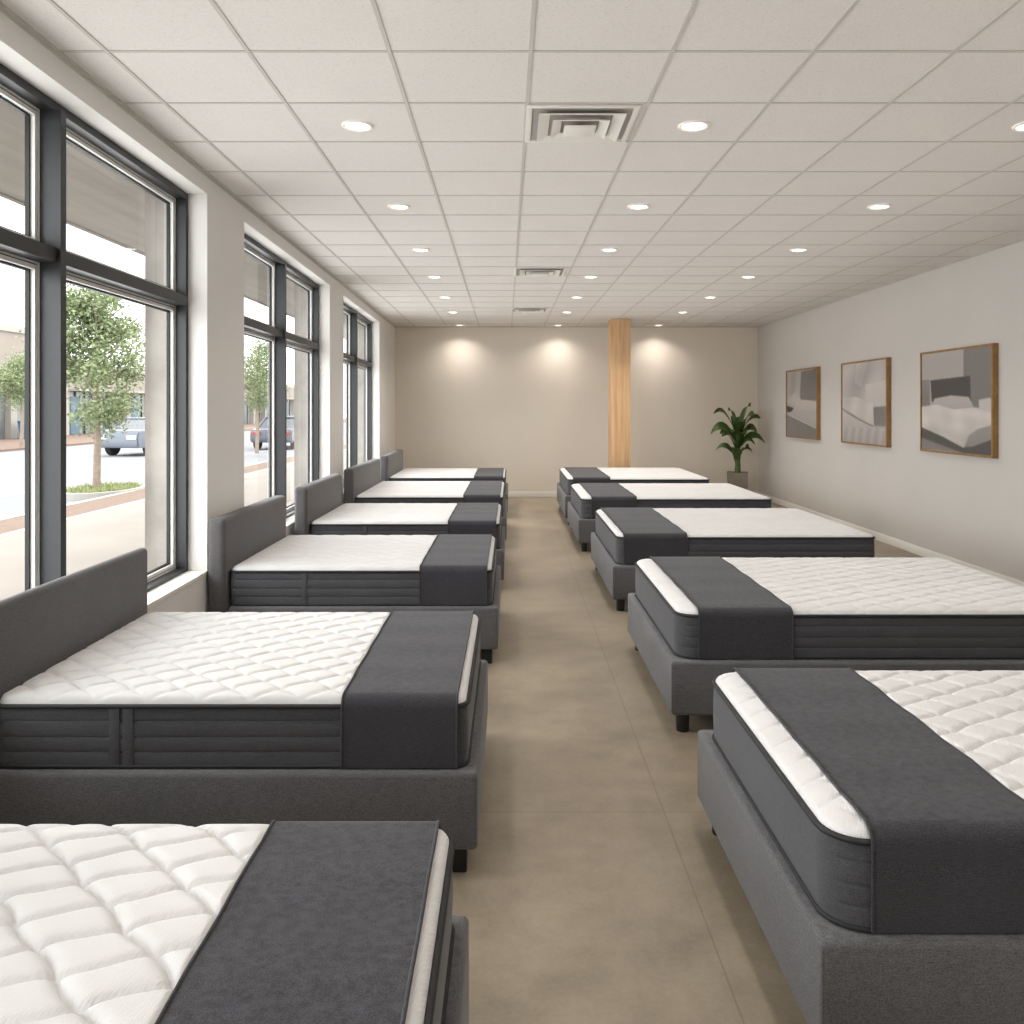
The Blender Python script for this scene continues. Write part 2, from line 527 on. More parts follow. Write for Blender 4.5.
def border_mesh(pts, z0, z1, grooves):
    H = z1-z0
    zs = [0]
    gl = [.26, .50, .76] if grooves else []
    for g in gl: zs += [g-.05, g-.012, g, g+.012, g+.05]
    if not gl: zs += [.2, .4, .6, .8]
    zs.append(1)
    def off(t, ny):
        b = .004*math.sin(PI*t)
        for g in gl:
            b -= .005*max(0, 1-abs(t-g)/.05)**2*abs(ny)
        return b
    N = len(pts); vs = []; fs = []
    for t in zs:
        for (x, y, nx, ny) in pts:
            o = off(t, ny if abs(ny) > .8 else ny*.2)
            vs.append((x+nx*o, y+ny*o, z0+H*t))
    for r in range(len(zs)-1):
        for k in range(N):
            fs.append((r*N+k, r*N+(k+1) % N, (r+1)*N+(k+1) % N, (r+1)*N+k))
    fs.append(tuple(reversed(range(N)))); fs.append(tuple((len(zs)-1)*N+k for k in range(N)))
    me = bpy.data.meshes.new('border'); me.from_pydata(vs, [], fs)
    me.polygons.foreach_set('use_smooth', [True]*len(fs)); me.set_sharp_from_angle(angle=math.radians(50)); me.update()
    return me

MB_, MT_ = .385, .61       # underside and upper piping of a mattress
CROWN = .034
def make_bed(side, n, foot, head, y0, y1, run, res, e1, e2, amp, rf, lift=0.0, hb=None, labels=None):
    """foot/head: x of the mattress ends; run: (x0, x1) of the runner"""
    left = side == 'left'
    zb, zt = MB_+lift, MT_+lift
    x0, x1 = min(foot, head), max(foot, head)
    cx, cy = (x0+x1)/2, (y0+y1)/2
    fl_, ml_, rl_ = labels
    m = .04
    # ---- frame
    t = thing('upholstered_bed', (cx, cy, 0), fl_, 'bed frame', 'bed frames in the %s row' % side)
    o = Vector((-cx, -cy, 0))
    def L(x, y): return x-cx, y-cy
    bx0, bx1 = (x0+.002, x1+m) if left else (x0-m, x1+.02)
    a, b = L(bx0, y0-m); c, d = L(bx1, y1+m)
    bm = bmesh.new()
    add_box(bm, a, c, b, d, .105, zb-.001, .018, 4)
    obj('upholstered_base', finish(bm, 'upholstered_base', True, 50), M['base'], t)
    # corner seam cords
    fx = c if left else a
    s = -1 if left else 1
    for yy in (b, d):
        sy = 1 if yy == b else -1
        bm = bmesh.new()
        add_tube(bm, [(fx+s*.006, yy+sy*.006, .125), (fx+s*.006, yy+sy*.006, zb-.022)], .0035, 6)
        obj('corner_seam', finish(bm, 'corner_seam'), M['board'], t)
    for lx in (bx0+.10, bx1-.075) if left else (bx0+.075, bx1-.10):
        for ly in (y0-m+.085, y1+m-.085):
            px, py = L(lx, ly)
            bm = bmesh.new()
            if left:
                add_box(bm, px-.034, px+.034, py-.034, py+.034, .0, .104, .006)
            else:
                add_lathe(bm, [(.031, 0), (.033, .004), (.036, .09), (.036, .104)], 24, (px, py, 0))
            obj('leg', finish(bm, 'leg'), M['leg'], t)
    if hb:
        h0, h1 = hb
        bm = bmesh.new()
        a, b = L(h0, y0-.06); c, d = L(h1, y1+.06)
        add_box(bm, a, c, b, d, .10, .965, .026 if h1-h0 < .08 else .036, 5)
        obj('headboard', finish(bm, 'headboard', True, 50), M['board'], t)
    # ---- mattress
    mt = thing('mattress', (cx, cy, zb), ml_, 'mattress', 'mattresses in the %s row' % side)
    mx0, my0 = L(x0, y0); mx1, my1 = L(x1, y1)
    rh = .05
    pts = rrect(mx0, mx1, my0, my1, rf, rh, left)
    H = zt-zb
    obj('side_border', border_mesh(pts, 0.001, H, True), M['border'], mt)
    q = quilt_top(mx0+.004, mx1-.004, my0+.004, my1-.004, rf-.004, rh-.004, left, H-.002, CROWN, res, e1, e2, amp, .065 if not left else .045, (run[0]-cx, run[1]-cx))
    obj('quilted_top', q, M['quilt'], mt)
    for nm, z, r in (('upper_piping', H, .0085), ('lower_piping', .008, .007)):
        bm = bmesh.new()
        add_tube(bm, [(p[0]+p[2]*.002, p[1]+p[3]*.002, z) for p in pts], r, 8, True)
        obj(nm, finish(bm, nm, True, 80), M['pipe'], mt)
    if left:
        for xb in (foot-1.275, foot-1.225) if n <= 2 else (foot-1.24,):
            p, _ = L(xb, 0)
            bm = bmesh.new()
            add_box(bm, p-.019, p+.019, my0-.0065, my0+.003, .012, H-.006, .003)
            obj('side_band', finish(bm, 'side_band'), M['border'], mt)
    # ---- runner, folded down over both long sides
    rt = thing('bed_runner', ((run[0]+run[1])/2, cy, zb), rl_, 'bed runner', 'dark runners in the %s row' % side)
    hw = (run[1]-run[0])/2
    top = H + CROWN + amp*.15 + .003
    o_ = .012
    prof = [(my0-o_, .006), (my0-o_, H*.35), (my0-o_-.001, H*.7), (my0-o_, H-.015)]
    R = .045
    for k in range(7):
        a = PI - PI/2*k/6
        prof.append((my0-o_+R+R*math.cos(a), top-R+R*math.sin(a)))
    nn = 14
    ya, yb = my0-o_+R, my1+o_-R
    for k in range(1, nn):
        y = ya+(yb-ya)*k/nn
        prof.append((y, top+.003*math.sin(k*1.7+n)))
    for k in range(7):
        a = PI/2 - PI/2*k/6
        prof.append((my1+o_-R+R*math.cos(a), top-R+R*math.sin(a)))
    prof += [(my1+o_, H-.015), (my1+o_, H*.5), (my1+o_, .006)]
    K = len(prof); inner = []
    for j in range(K):
        p0 = Vector(prof[max(0, j-1)]); p1 = Vector(prof[min(K-1, j+1)])
        tn = (p1-p0).normalized()
        inner.append((prof[j][0]+tn.y*.005, prof[j][1]-tn.x*.005))
    loop = prof + inner[::-1]; Q = len(loop)
    nxs = 8; bm = bmesh.new(); rows = []
    for i in range(nxs+1):
        x = -hw+2*hw*i/nxs
        rows.append([bm.verts.new((x, y, z)) for y, z in loop])
    for i in range(nxs):
        for j in range(Q):
            bm.faces.new((rows[i][j], rows[i+1][j], rows[i+1][(j+1) % Q], rows[i][(j+1) % Q]))
    for row in (rows[0], rows[-1]):
        for j in range(K-1):
            bm.faces.new((row[j], row[j+1], row[Q-2-j], row[Q-1-j]))
    obj('cloth', finish(bm, 'cloth', True, 40), M['runner'], rt)
    for xx in (-hw, hw):
        bm = bmesh.new()
        add_tube(bm, [(xx, y, z) for y, z in prof], .0042, 6)
        obj('hem', finish(bm, 'hem', True, 80), M['runner'], rt)

POS_L = ['nearest the camera', 'second from the camera', 'third from the camera', 'fourth from the camera', 'fifth from the camera', 'farthest from the camera']
POS_R = ['nearest the camera', 'second from the camera', 'third from the camera', 'fourth from the camera', 'farthest from the camera']
LEFT = [  # foot x, y0, y1, headboard front, back
    (-.148, .80, 2.12, -1.80, -1.90), (-.16, 3.02, 4.30, -1.892, -1.948), (-.125, 5.50, 6.90, -1.87, -1.985),
    (-.105, 7.70, 9.20, -1.87, -1.99), (-.095, 10.0, 11.97, -1.88, -2.0), (-.09, 12.76, 14.53, -1.88, -2.0)]
for i, (fx, a, b, hf, hk) in enumerate(LEFT):
    p = POS_L[i]
    labs = ('charcoal upholstered bed frame with headboard in the window-side row, %s' % p,
            'white quilted mattress with charcoal side border in the window-side row, %s' % p,
            'dark grey runner across the bed foot in the window-side row, %s' % p)
    res = [.006, .008, .012, .018, .022, .022][i]
    e1, e2 = ((.150, .060), (-.083, .080)) if i == 0 else ((.098, .075), (-.088, .075))
    make_bed('left', i+1, fx, hf+.012, a, b, (fx-(.45 if i < 2 else .475), fx-.035), res, e1, e2, [.027, .023, .015, .012, .010, .010][i], .055, 0, (hk, hf), labs)
RIGHT = [ # foot, head, y0, y1, runner start, end, lift
    (.797, 3.02, 2.075, 3.36, .895, 1.355, 0), (.865, 3.05, 4.33, 5.87, .975, 1.46, 0), (.88, 3.03, 6.92, 8.75, .935, 1.46, 0),
    (.83, 3.07, 9.80, 11.63, .95, 1.475, 0), (.82, 2.87, 12.04, 14.13, .90, 1.43, .04)]
for i, (fx, hx, a, b, r0, r1, lf) in enumerate(RIGHT):
    p = POS_R[i]
    labs = ('charcoal upholstered bed base without headboard in the picture-wall row, %s' % p,
            'white quilted mattress with dark side border in the picture-wall row, %s' % p,
            'dark grey runner across the bed foot in the picture-wall row, %s' % p)
    res = [.006, .008, .013, .02, .024][i]
    make_bed('right', i+1, fx, hx, a, b, (r0, r1), res, (.110, .062), (-.078, .085), [.023, .018, .013, .010, .009][i], .10, lf, None, labs)

# ------------------------------------------------------------------ pictures
def inpoly(u, v, P):
    c = False; j = len(P)-1
    for i in range(len(P)):
        if (P[i][1] > v) != (P[j][1] > v) and u < (P[j][0]-P[i][0])*(v-P[i][1])/(P[j][1]-P[i][1]+1e-12)+P[i][0]:
            c = not c
        j = i
    return c
def art_bed(u, v):
    g = 168 if u < .63 else 122
    g -= 18*v
    if v > .27 and u < .13: g = 128 - 60*max(0, v-.27)
    if v > .45 and u > .72: g = 112
    if inpoly(u, v, [(.83, .49), (.98, .47), (1, .5), (1, .62), (.84, .6)]): g = 182
    if inpoly(u, v, [(.14, .28), (.72, .26), (.73, .5), (.16, .5)]): g = 58+10*u
    if inpoly(u, v, [(.2, .47), (.45, .44), (.7, .46), (.77, .56), (.7, .62), (.15, .62)]): g = 168 - 40*max(0, v-.5)*3
    if inpoly(u, v, [(0, .55), (.25, .53), (.5, .58), (.8, .56), (1, .61), (1, .73), (.75, .8), (.63, .95), (.35, .86), (0, .77)]):
        g = 196 - 70*abs(v-.62) + 7*math.sin(u*9-v*16)*math.sin(v*21+u*4) + 4*math.sin(u*13+v*9) + 3*math.sin(u*23-v*7)
    if inpoly(u, v, [(.64, .94), (.7, .83), (.82, .76), (1, .72), (1, .86), (.75, .93)]): g = 140 - 60*(v-.75)
    if inpoly(u, v, [(0, .77), (.35, .86), (.63, .95), (.75, .93), (1, .85), (1, 1), (.62, 1), (0, .88)]): g = 72
    if inpoly(u, v, [(0, .88), (.62, 1), (0, 1)]): g = 118
    return g
def art_linen(u, v):
    g = 172 + 12*math.sin(u*9+v*4) + 5*math.sin(v*13+u*5) - 10*v
    if inpoly(u, v, [(.35, 0), (.6, 0), (.45, .3), (.3, .25)]): g += 14
    if inpoly(u, v, [(.55, .28), (1, .24), (1, .55), (.6, .55)]): g = 190 - 40*(v-.3)
    if inpoly(u, v, [(.72, .56), (1, .54), (1, .78), (.72, .78)]): g = 104 + 14*u
    if inpoly(u, v, [(0, .44), (.3, .42), (.72, .5), (.74, .78), (.55, .74), (.2, .62), (0, .56)]): g = 186 + 6*math.sin(u*17+v*5) - 40*abs(v-.55)
    d = v-(.56+.28*u**.8)
    if 0 < d < .028 and u < .72: g = 118
    if v > .82-.02*u: g = 166 + 8*math.sin(u*36+math.sin(v*8)*2) - 60*(v-.8)
    elif d > .02 and u < .74: g = 178 - 60*(v-.65)
    return g
def art_curtain(u, v):
    g = 158 + 8*math.sin(u*18+v*3)
    if inpoly(u, v, [(.5, .02), (1, 0), (1, .46), (.46, .44)]): g = 108 - 18*(u-.5)+12*v
    if inpoly(u, v, [(0, .45), (.35, .3), (.5, .44), (.2, .55)]): g = 172
    if inpoly(u, v, [(.3, .5), (.55, .44), (1, .48), (1, .64), (.2, .64)]): g = 176 - 60*max(0, v-.5)
    if inpoly(u, v, [(0, .53), (.25, .57), (.12, .64), (0, .62)]): g = 66
    if v > .60 and v > .64-.1*u and v < .66+.2*u: g = 164 - 40*(v-.6)
    if v >= .66+.2*u: g = 128 - 20*u
    if abs(v-(.66+.2*u)) < .008: g = 182
    return g
def print_mat():
    t = NT('monochrome_print')
    a = t.new('ShaderNodeVertexColor', layer_name='ink')
    t.col(a.outputs['Color']); t.rough(.45)
    return t.m
M['print'] = print_mat()
PZ0, PZ1 = 1.205, 2.315
def picture(y0, y1, art, label):
    cy = (y0+y1)/2; t = thing('framed_picture', (XR, cy, PZ0), label, 'picture', 'framed monochrome photographs on the right wall')
    w = (y1-y0)/2; H = PZ1-PZ0; D = .062; fr = .022
    bm = bmesh.new()
    for s in (-1, 1):
        add_box(bm, -D, -.001, s*(w-fr/2)-fr/2, s*(w-fr/2)+fr/2, 0, H, .002, 1)
    for z0 in (0, H-fr):
        add_box(bm, -D, -.001, -w+fr, w-fr, z0, z0+fr, .002, 1)
    obj('frame', finish(bm, 'frame', False), M['oak'], t)
    NU, NV = 200, 160
    vs, cs = [], []
    for j in range(NV+1):
        for i in range(NU+1):
            u, v = i/NU, j/NV
            vs.append((-D+.012, w-fr-(2*w-2*fr)*u, H-fr-(H-2*fr)*v))
            g = sum(art(min(1, max(0, u+du)), min(1, max(0, v+dv))) for du, dv in ((0, 0), (.006, .003), (-.006, -.003), (.003, -.007), (-.003, .007)))/5 + random.uniform(-3, 3)
            g = max(20, min(235, g))
            cs.append(srgb(g*1.0, g*.965, g*.94))
    fs = [(j*(NU+1)+i, j*(NU+1)+i+1, (j+1)*(NU+1)+i+1, (j+1)*(NU+1)+i) for j in range(NV) for i in range(NU)]
    me = bpy.data.meshes.new('print'); me.from_pydata(vs, [], fs)
    ca = me.color_attributes.new('ink', 'FLOAT_COLOR', 'POINT')
    ca.data.foreach_set('color', [c for q in cs for c in q])
    obj('print', me, M['print'], t)
picture(8.02, 9.44, art_bed, 'largest-looking framed picture nearest the camera, showing a bed with dark headboard')
picture(10.28, 11.70, art_linen, 'middle framed picture on the right wall, showing pale rumpled linen')
picture(12.63, 14.05, art_curtain, 'framed picture nearest the back corner, showing a bed beside a dark panel')

# --------------------------------------------------------------------- plant
px, py = 4.06, 14.95
t = thing('potted_plant', (px, py, 0), 'leafy green plant in a square taupe pot in the back right corner', 'plant')
t.rotation_euler.z = -.265
bm = bmesh.new()
def frustum(bm, h0, h1, z0, z1):
    a = [bm.verts.new((sx*h0, sy*h0, z0)) for sx, sy in ((-1, -1), (1, -1), (1, 1), (-1, 1))]
    b = [bm.verts.new((sx*h1, sy*h1, z1)) for sx, sy in ((-1, -1), (1, -1), (1, 1), (-1, 1))]
    return a, b
a, b = frustum(bm, .165, .180, 0, .54); i1, i2 = frustum(bm, .162, .162, .54, .50)
bm.faces.new(list(reversed(a)))
for k in range(4):
    n = (k+1) % 4
    bm.faces.new((a[k], a[n], b[n], b[k])); bm.faces.new((b[k], b[n], i1[n], i1[k])); bm.faces.new((i1[k], i1[n], i2[n], i2[k]))
obj('pot', finish(bm, 'pot', False), plain('taupe_pot', srgb(128, 119, 108), .8, 0, .1, 6), t)
obj('soil', box_mesh('soil', -.1605, .1605, -.1605, .1605, .47, .51, smooth=False), plain('potting_soil', srgb(52, 42, 34), .95, 0, .3, 40), t)
bm = bmesh.new()
add_tube(bm, [(0, 0, .50), (.005, 0, .66), (.0, .01, .95), (.01, 0, 1.25)], [.055, .048, .04, .022], 10)
obj('stem', finish(bm, 'stem'), plain('green_stem', srgb(66, 84, 40), .6, 0, .2, 10), t)
def leaf(bm, z, az, length, width, rise, droop):
    n = 12; prevs = None
    d = Vector((math.cos(az), math.sin(az), 0)); s = Vector((-d.y, d.x, 0))
    roll = (.75 if d.y*1 + .0 <= .2 else -.75)*(1 if d.x > 0 else -1)*abs(d.x)
    s = s*math.cos(roll) + Vector((0, 0, math.sin(roll)))
    for k in range(n+1):
        q = k/n
        r = length*(q*.92)
        h = z + rise*math.sin(min(1, q*1.15)*PI*.5) - droop*q**2.6
        c = d*r + Vector((0, 0, h))
        w = width*(math.sin(PI*min(1, q*.86+.10))**.75)*(1 if q < .97 else .25)
        fold = .35*w
        row = [bm.verts.new(c - s*w + Vector((0, 0, fold))), bm.verts.new(c - s*w*.5 + Vector((0, 0, fold*.35))), bm.verts.new(c),
               bm.verts.new(c + s*w*.5 + Vector((0, 0, fold*.35))), bm.verts.new(c + s*w + Vector((0, 0, fold)))]
        if prevs:
            for m in range(4): bm.faces.new((prevs[m], prevs[m+1], row[m+1], row[m]))
        prevs = row
bm = bmesh.new()
LV = [
    (.66, 260, .26, .06, .34, .04), (.68, 120, .32, .06, .34, .08), (.70, 40, .28, .055, .34, .06), (.68, 200, .28, .055, .36, .06),  # z on the stem, azimuth in degrees (0 = right, 180 = left, 270 = to the camera), length, width, rise, droop
    (.80, 20, .30, .032, .22, .12), (.78, 175, .42, .050, .30, .16), (.84, 335, .36, .04, .36, .16),
    (.86, 215, .36, .065, .42, .10), (.90, 300, .30, .07, .42, .10), (.96, 5, .52, .070, .32, .22),
    (1.0, 160, .36, .07, .30, .08), (1.02, 250, .34, .075, .34, .10), (1.06, 345, .38, .075, .34, .14),
    (1.08, 190, .52, .085, .36, .22), (1.12, 25, .48, .065, .44, .06), (1.10, 290, .28, .085, .40, .06),
    (1.16, 165, .48, .055, .56, .14), (1.16, 40, .32, .085, .58, .02), (1.1, 330, .36, .085, .50, .06),
    (1.15, 100, .34, .07, .42, .08), (1.0, 80, .4, .07, .34, .15), (1.26, 220, .22, .06, .42, .04)]
for z, az, ln, w, ri, dr in LV:
    leaf(bm, z, math.radians(az), ln, w*1.3, ri, dr)
for v in bm.verts:   # keep clear of the walls
    v.co.x = min(v.co.x, XR-px-.03); v.co.y = min(v.co.y, Y1-py-.03)
me = finish(bm, 'foliage', True, 180)
def leaf_mat(name, a, b, rough=.4):
    t_ = NT(name)
    n = t_.noise(t_.coord(), 9, 3)
    t_.col(t_.ramp(n, [(.3, a), (.7, b)])); t_.rough(rough)
    return t_.m
obj('foliage', me, leaf_mat('dracaena_leaf', srgb(38, 62, 24), srgb(70, 98, 40)), t)

# -------------------------------------------------------------------- street
G = -.02
def gmat(name, c, var=.08, sc=.8): return plain(name, c, .9, 0, var, sc)
def ground(name, x0, x1, y0, y1, z0, z1, mat):
    return st(name, box_mesh(name, x0, x1, y0, y1, z0, z1, smooth=False), mat)
M['pave'] = gmat('pale_pavement', srgb(143, 135, 127), .06)
M['asph'] = gmat('grey_asphalt', srgb(128, 130, 134), .06)
M['brick'] = gmat('brick_paving', srgb(120, 100, 87), .12, 6)
M['kerb'] = gmat('kerb_stone', srgb(165, 161, 156), .04)
ground('sidewalk', -6.75, -2.45, -10, 120, -.25, G, M['pave'])
ground('kerb', -6.9, -6.75, -10, 120, -.25, G+.004, M['kerb'])
ground('brick_strip', -7.75, -6.9, -10, 120, -.25, G-.002, M['brick'])
ground('kerb', -7.9, -7.75, -10, 120, -.25, G+.004, M['kerb'])
ground('road', -21, -7.9, -10, 140, -.3, G-.10, M['asph'])
ground('far_sidewalk', -60, -21, -10, 140, -.3, G-.005, M['brick'])
ground('road_line', -10.45, -10.33, -10, 140, -.2, G-.096, M['kerb'])
# canopy over the pavement
def soffit_mat():
    t_ = NT('boarded_concrete_soffit')
    n = t_.noise(t_.coord((9, .6, 1)), 1.0, 4, .6)
    t_.col(t_.ramp(n, [(.3, srgb(166, 163, 157)), (.7, srgb(184, 181, 175))])); t_.rough(.9)
    return t_.m
st('canopy', box_mesh('canopy', -3.78, -2.0, -6, 30, 3.29, 3.62, smooth=False), soffit_mat())
bm = bmesh.new(); add_box(bm, -3.83, -3.78, -6, 30, 3.275, 3.66)
st('trim_4', finish(bm, 'canopy_fascia', False), M['kerb'])

# trees
M['bark'] = plain('tree_bark', srgb(142, 128, 114), .9, 0, .2, 12)  # bark paled so its colour carries the outdoor haze
M['leaf_a'] = leaf_mat('street_tree_leaf', srgb(108, 122, 84), srgb(150, 162, 122), .7)  # leaf green lightened and greyed, haze mixed into the colour
M['soilgrass'] = leaf_mat('planting_grass', srgb(128, 140, 90), srgb(164, 168, 122), .9)
def street_tree(x, y, z0, crown_z0, crown_z1, rad, label, nleaf=5200, trunk_r=.07, seed=1):
    rnd = random.Random(seed)
    t_ = thing('street_tree', (x, y, z0), label, 'tree', 'young trees along the street')
    cz = (crown_z0+crown_z1)/2-z0; ch = (crown_z1-crown_z0)/2
    bm = bmesh.new()
    tips = []
    top = cz+ch*.55
    add_tube(bm, [(0, 0, 0), (.03, 0, top*.3), (-.02, .02, top*.6), (.02, 0, top)], [trunk_r, trunk_r*.8, trunk_r*.6, trunk_r*.2], 8)
    for k in range(14):
        az = k*2.4; zb = cz-ch*.75+ch*1.3*k/14
        q = math.sqrt(max(.1, 1-((zb+.3*ch-cz)/ch)**2))
        L_ = rad*.8*q
        p1 = Vector((math.cos(az)*L_*.5, math.sin(az)*L_*.5, zb+.22*ch)); p2 = Vector((math.cos(az)*L_, math.sin(az)*L_, zb+.42*ch))
        add_tube(bm, [(0, 0, zb), p1, p2], [trunk_r*.35, trunk_r*.22, trunk_r*.06], 5)
        tips += [p1, p2]
    obj('trunk', finish(bm, 'trunk'), M['bark'], t_)
    cl = []
    for k in range(46):
        while True:
            p = Vector((rnd.uniform(-1, 1), rnd.uniform(-1, 1), rnd.uniform(-1, 1)))
            if p.length < 1: break
        taper = 1-.35*max(0, p.z)
        cl.append(Vector((p.x*rad*.85*taper, p.y*rad*.85*taper, cz+p.z*ch*.9)))
    vs, fs = [], []
    for k in range(nleaf):
        c = rnd.choice(cl) + Vector((rnd.gauss(0, rad*.15), rnd.gauss(0, rad*.15), rnd.gauss(0, ch*.11)))
        a = Vector((rnd.gauss(0, 1), rnd.gauss(0, 1), rnd.gauss(0, .6))).normalized()
        b = a.cross(Vector((rnd.gauss(0, 1), rnd.gauss(0, 1), rnd.gauss(0, 1)))).normalized()
        s = rnd.uniform(.022, .042)*rad/.9
        i = len(vs)
        vs += [c-a*s, c+b*s*.5, c+a*s, c-b*s*.5]; fs.append((i, i+1, i+2, i+3))
    me = bpy.data.meshes.new('foliage'); me.from_pydata(vs, [], fs)
    obj('foliage', me, M['leaf_a'], t_)
street_tree(-8.65, 17.4, G, 1.3, 4.45, 1.25, 'young green street tree with slim trunk on the grass island beyond the first window', 15000, .085, 3)
street_tree(-21.6, 36.8, G, 1.5, 4.4, 1.5, 'green street tree farther off at the left edge, before the shopfront', 9000, .09, 5)
street_tree(-9.6, 31.5, G, 1.5, 4.7, 1.3, 'green street tree seen through the second window', 9000, .08, 9)
bm = bmesh.new()
vs = []
add_lathe(bm, [(.75, -.12), (.75, .03), (.64, .03), (.64, .0)], 40, (0, 0, 0), True)
for v in bm.verts: v.co.y *= 1.6
for v in bm.verts: v.co += Vector((-8.55, 17.5, G))
st('trim_5', finish(bm, 'island_kerb', False), M['kerb'])
bm = bmesh.new()
for _ in range(1100):
    a_ = random.uniform(0, 2*PI); r_ = .63*math.sqrt(random.random())
    x_, y_ = -8.55+math.cos(a_)*r_, 17.5+1.6*math.sin(a_)*r_
    dx, dy = random.gauss(0, .018), random.gauss(0, .018)
    add_quad(bm, [(x_+dx, y_+dy, G), (x_-dx, y_-dy, G), (x_+random.gauss(0, .03), y_+random.gauss(0, .03), G+random.uniform(.04, .13))])
tag(obj('grass', finish(bm, 'grass', False), M['soilgrass']), 'short grass around the foot of the tree on the island', 'grass', None, 'stuff')

# cars
def car(x, y, rz, paint_m, label):
    t_ = thing('car', (x, y, G-.10), label, 'car', 'parked cars in the street'); t_.rotation_euler.z = rz
    Lc, Wc = 4.5, 1.8
    side = [(-2.2, .35), (-2.25, .62), (-2.15, .86), (-1.3, .95), (-.62, 1.40), (.75, 1.44), (1.55, 1.02), (2.15, .96), (2.25, .7), (2.22, .35)]
    bm = bmesh.new()
    lo = [(p[0], p[1]) for p in side]
    # lower body
    body = [(-2.2, .32), (-2.25, .62), (-2.15, .86), (-1.3, .95), (1.6, 1.0), (2.15, .95), (2.25, .7), (2.22, .32)]
    A = [bm.verts.new((-Wc/2, q[0], q[1])) for q in body]; B = [bm.verts.new((Wc/2, q[0], q[1])) for q in body]
    bm.faces.new(A); bm.faces.new(list(reversed(B)))
    for k in range(len(body)):
        n = (k+1) % len(body); bm.faces.new((A[k], B[k], B[n], A[n]))
    bmesh.ops.bevel(bm, geom=list(bm.edges), offset=.05, segments=2, affect='EDGES')
    obj('body', finish(bm, 'body', True, 40), paint_m, t_)
    bm = bmesh.new()
    cab = [(-1.35, .93), (-.62, 1.36), (.75, 1.40), (1.6, .98)]
    A = [bm.verts.new((-(Wc/2-.08-(.14 if q[1] > 1.1 else 0)), q[0], q[1])) for q in cab]; B = [bm.verts.new((Wc/2-.08-(.14 if q[1] > 1.1 else 0), q[0], q[1])) for q in cab]
    bm.faces.new(A); bm.faces.new(list(reversed(B)))
    for k in range(4):
        n = (k+1) % 4; bm.faces.new((A[k], B[k], B[n], A[n]))
    obj('cabin_glass', finish(bm, 'cabin', False), M['carglass'], t_)
    bm = bmesh.new(); add_box(bm, -.66, .66, -.66, .8, 1.35, 1.44, .03)
    for sx in (-1, 1):
        for (ya, za, yb, zb) in ((-1.33, .95, -.62, 1.38), (.1, .97, .1, 1.4), (1.58, 1.0, .75, 1.41)):
            add_tube(bm, [(sx*(Wc/2-.085), ya, za), (sx*(Wc/2-.21), yb, zb)], .04, 6)
    obj('roof', finish(bm, 'roof'), paint_m, t_)
    for sx in (-1, 1):
        for yy in (-1.4, 1.4):
            bm = bmesh.new(); add_lathe(bm, [(.2, -.11), (.33, -.11), (.34, -.05), (.34, .09), (.32, .11), (.2, .11)], 24)
            for v in bm.verts: v.co = Vector((v.co.z+sx*(Wc/2-.09), v.co.x+yy, v.co.y+.34))
            wh = obj('wheel', finish(bm, 'wheel'), M['tyre'], t_)
            bm = bmesh.new(); add_lathe(bm, [(.05, .118), (.2, .112), (.2, .10)], 20)
            for v in bm.verts: v.co = Vector((sx*v.co.z+sx*(Wc/2-.09), v.co.x+yy, v.co.y+.34))
            obj('hubcap', finish(bm, 'hub'), M['bead'], wh)
    for sx in (-1, 1):
        obj('tail_light', box_mesh('tl', sx*.62-.18, sx*.62+.18, -2.275, -2.18, .66, .8, bevel=.02), M['red'], t_)
        obj('headlight', box_mesh('hl', sx*.62-.2, sx*.62+.2, 2.18, 2.275, .64, .78, bevel=.02), M['bead'], t_)
M['carglass'] = plain('car_window', srgb(60, 66, 74), .15)
M['tyre'] = plain('tyre_rubber', srgb(40, 40, 42), .85)
M['red'] = plain('tail_light_red', srgb(170, 60, 56), .3)
M['paint_a'] = plain('slate_car_paint', srgb(106, 112, 122), .3, .2, .02)
M['paint_b'] = plain('dark_car_paint', srgb(88, 92, 102), .3, .2, .02)
car(-14.2, 33.2, math.radians(168), M['paint_a'], 'grey blue car parked beyond the slim tree, seen through the first window')
car(-10.3, 38.0, 0, M['paint_b'], 'dark car with red tail light, seen through the second window')

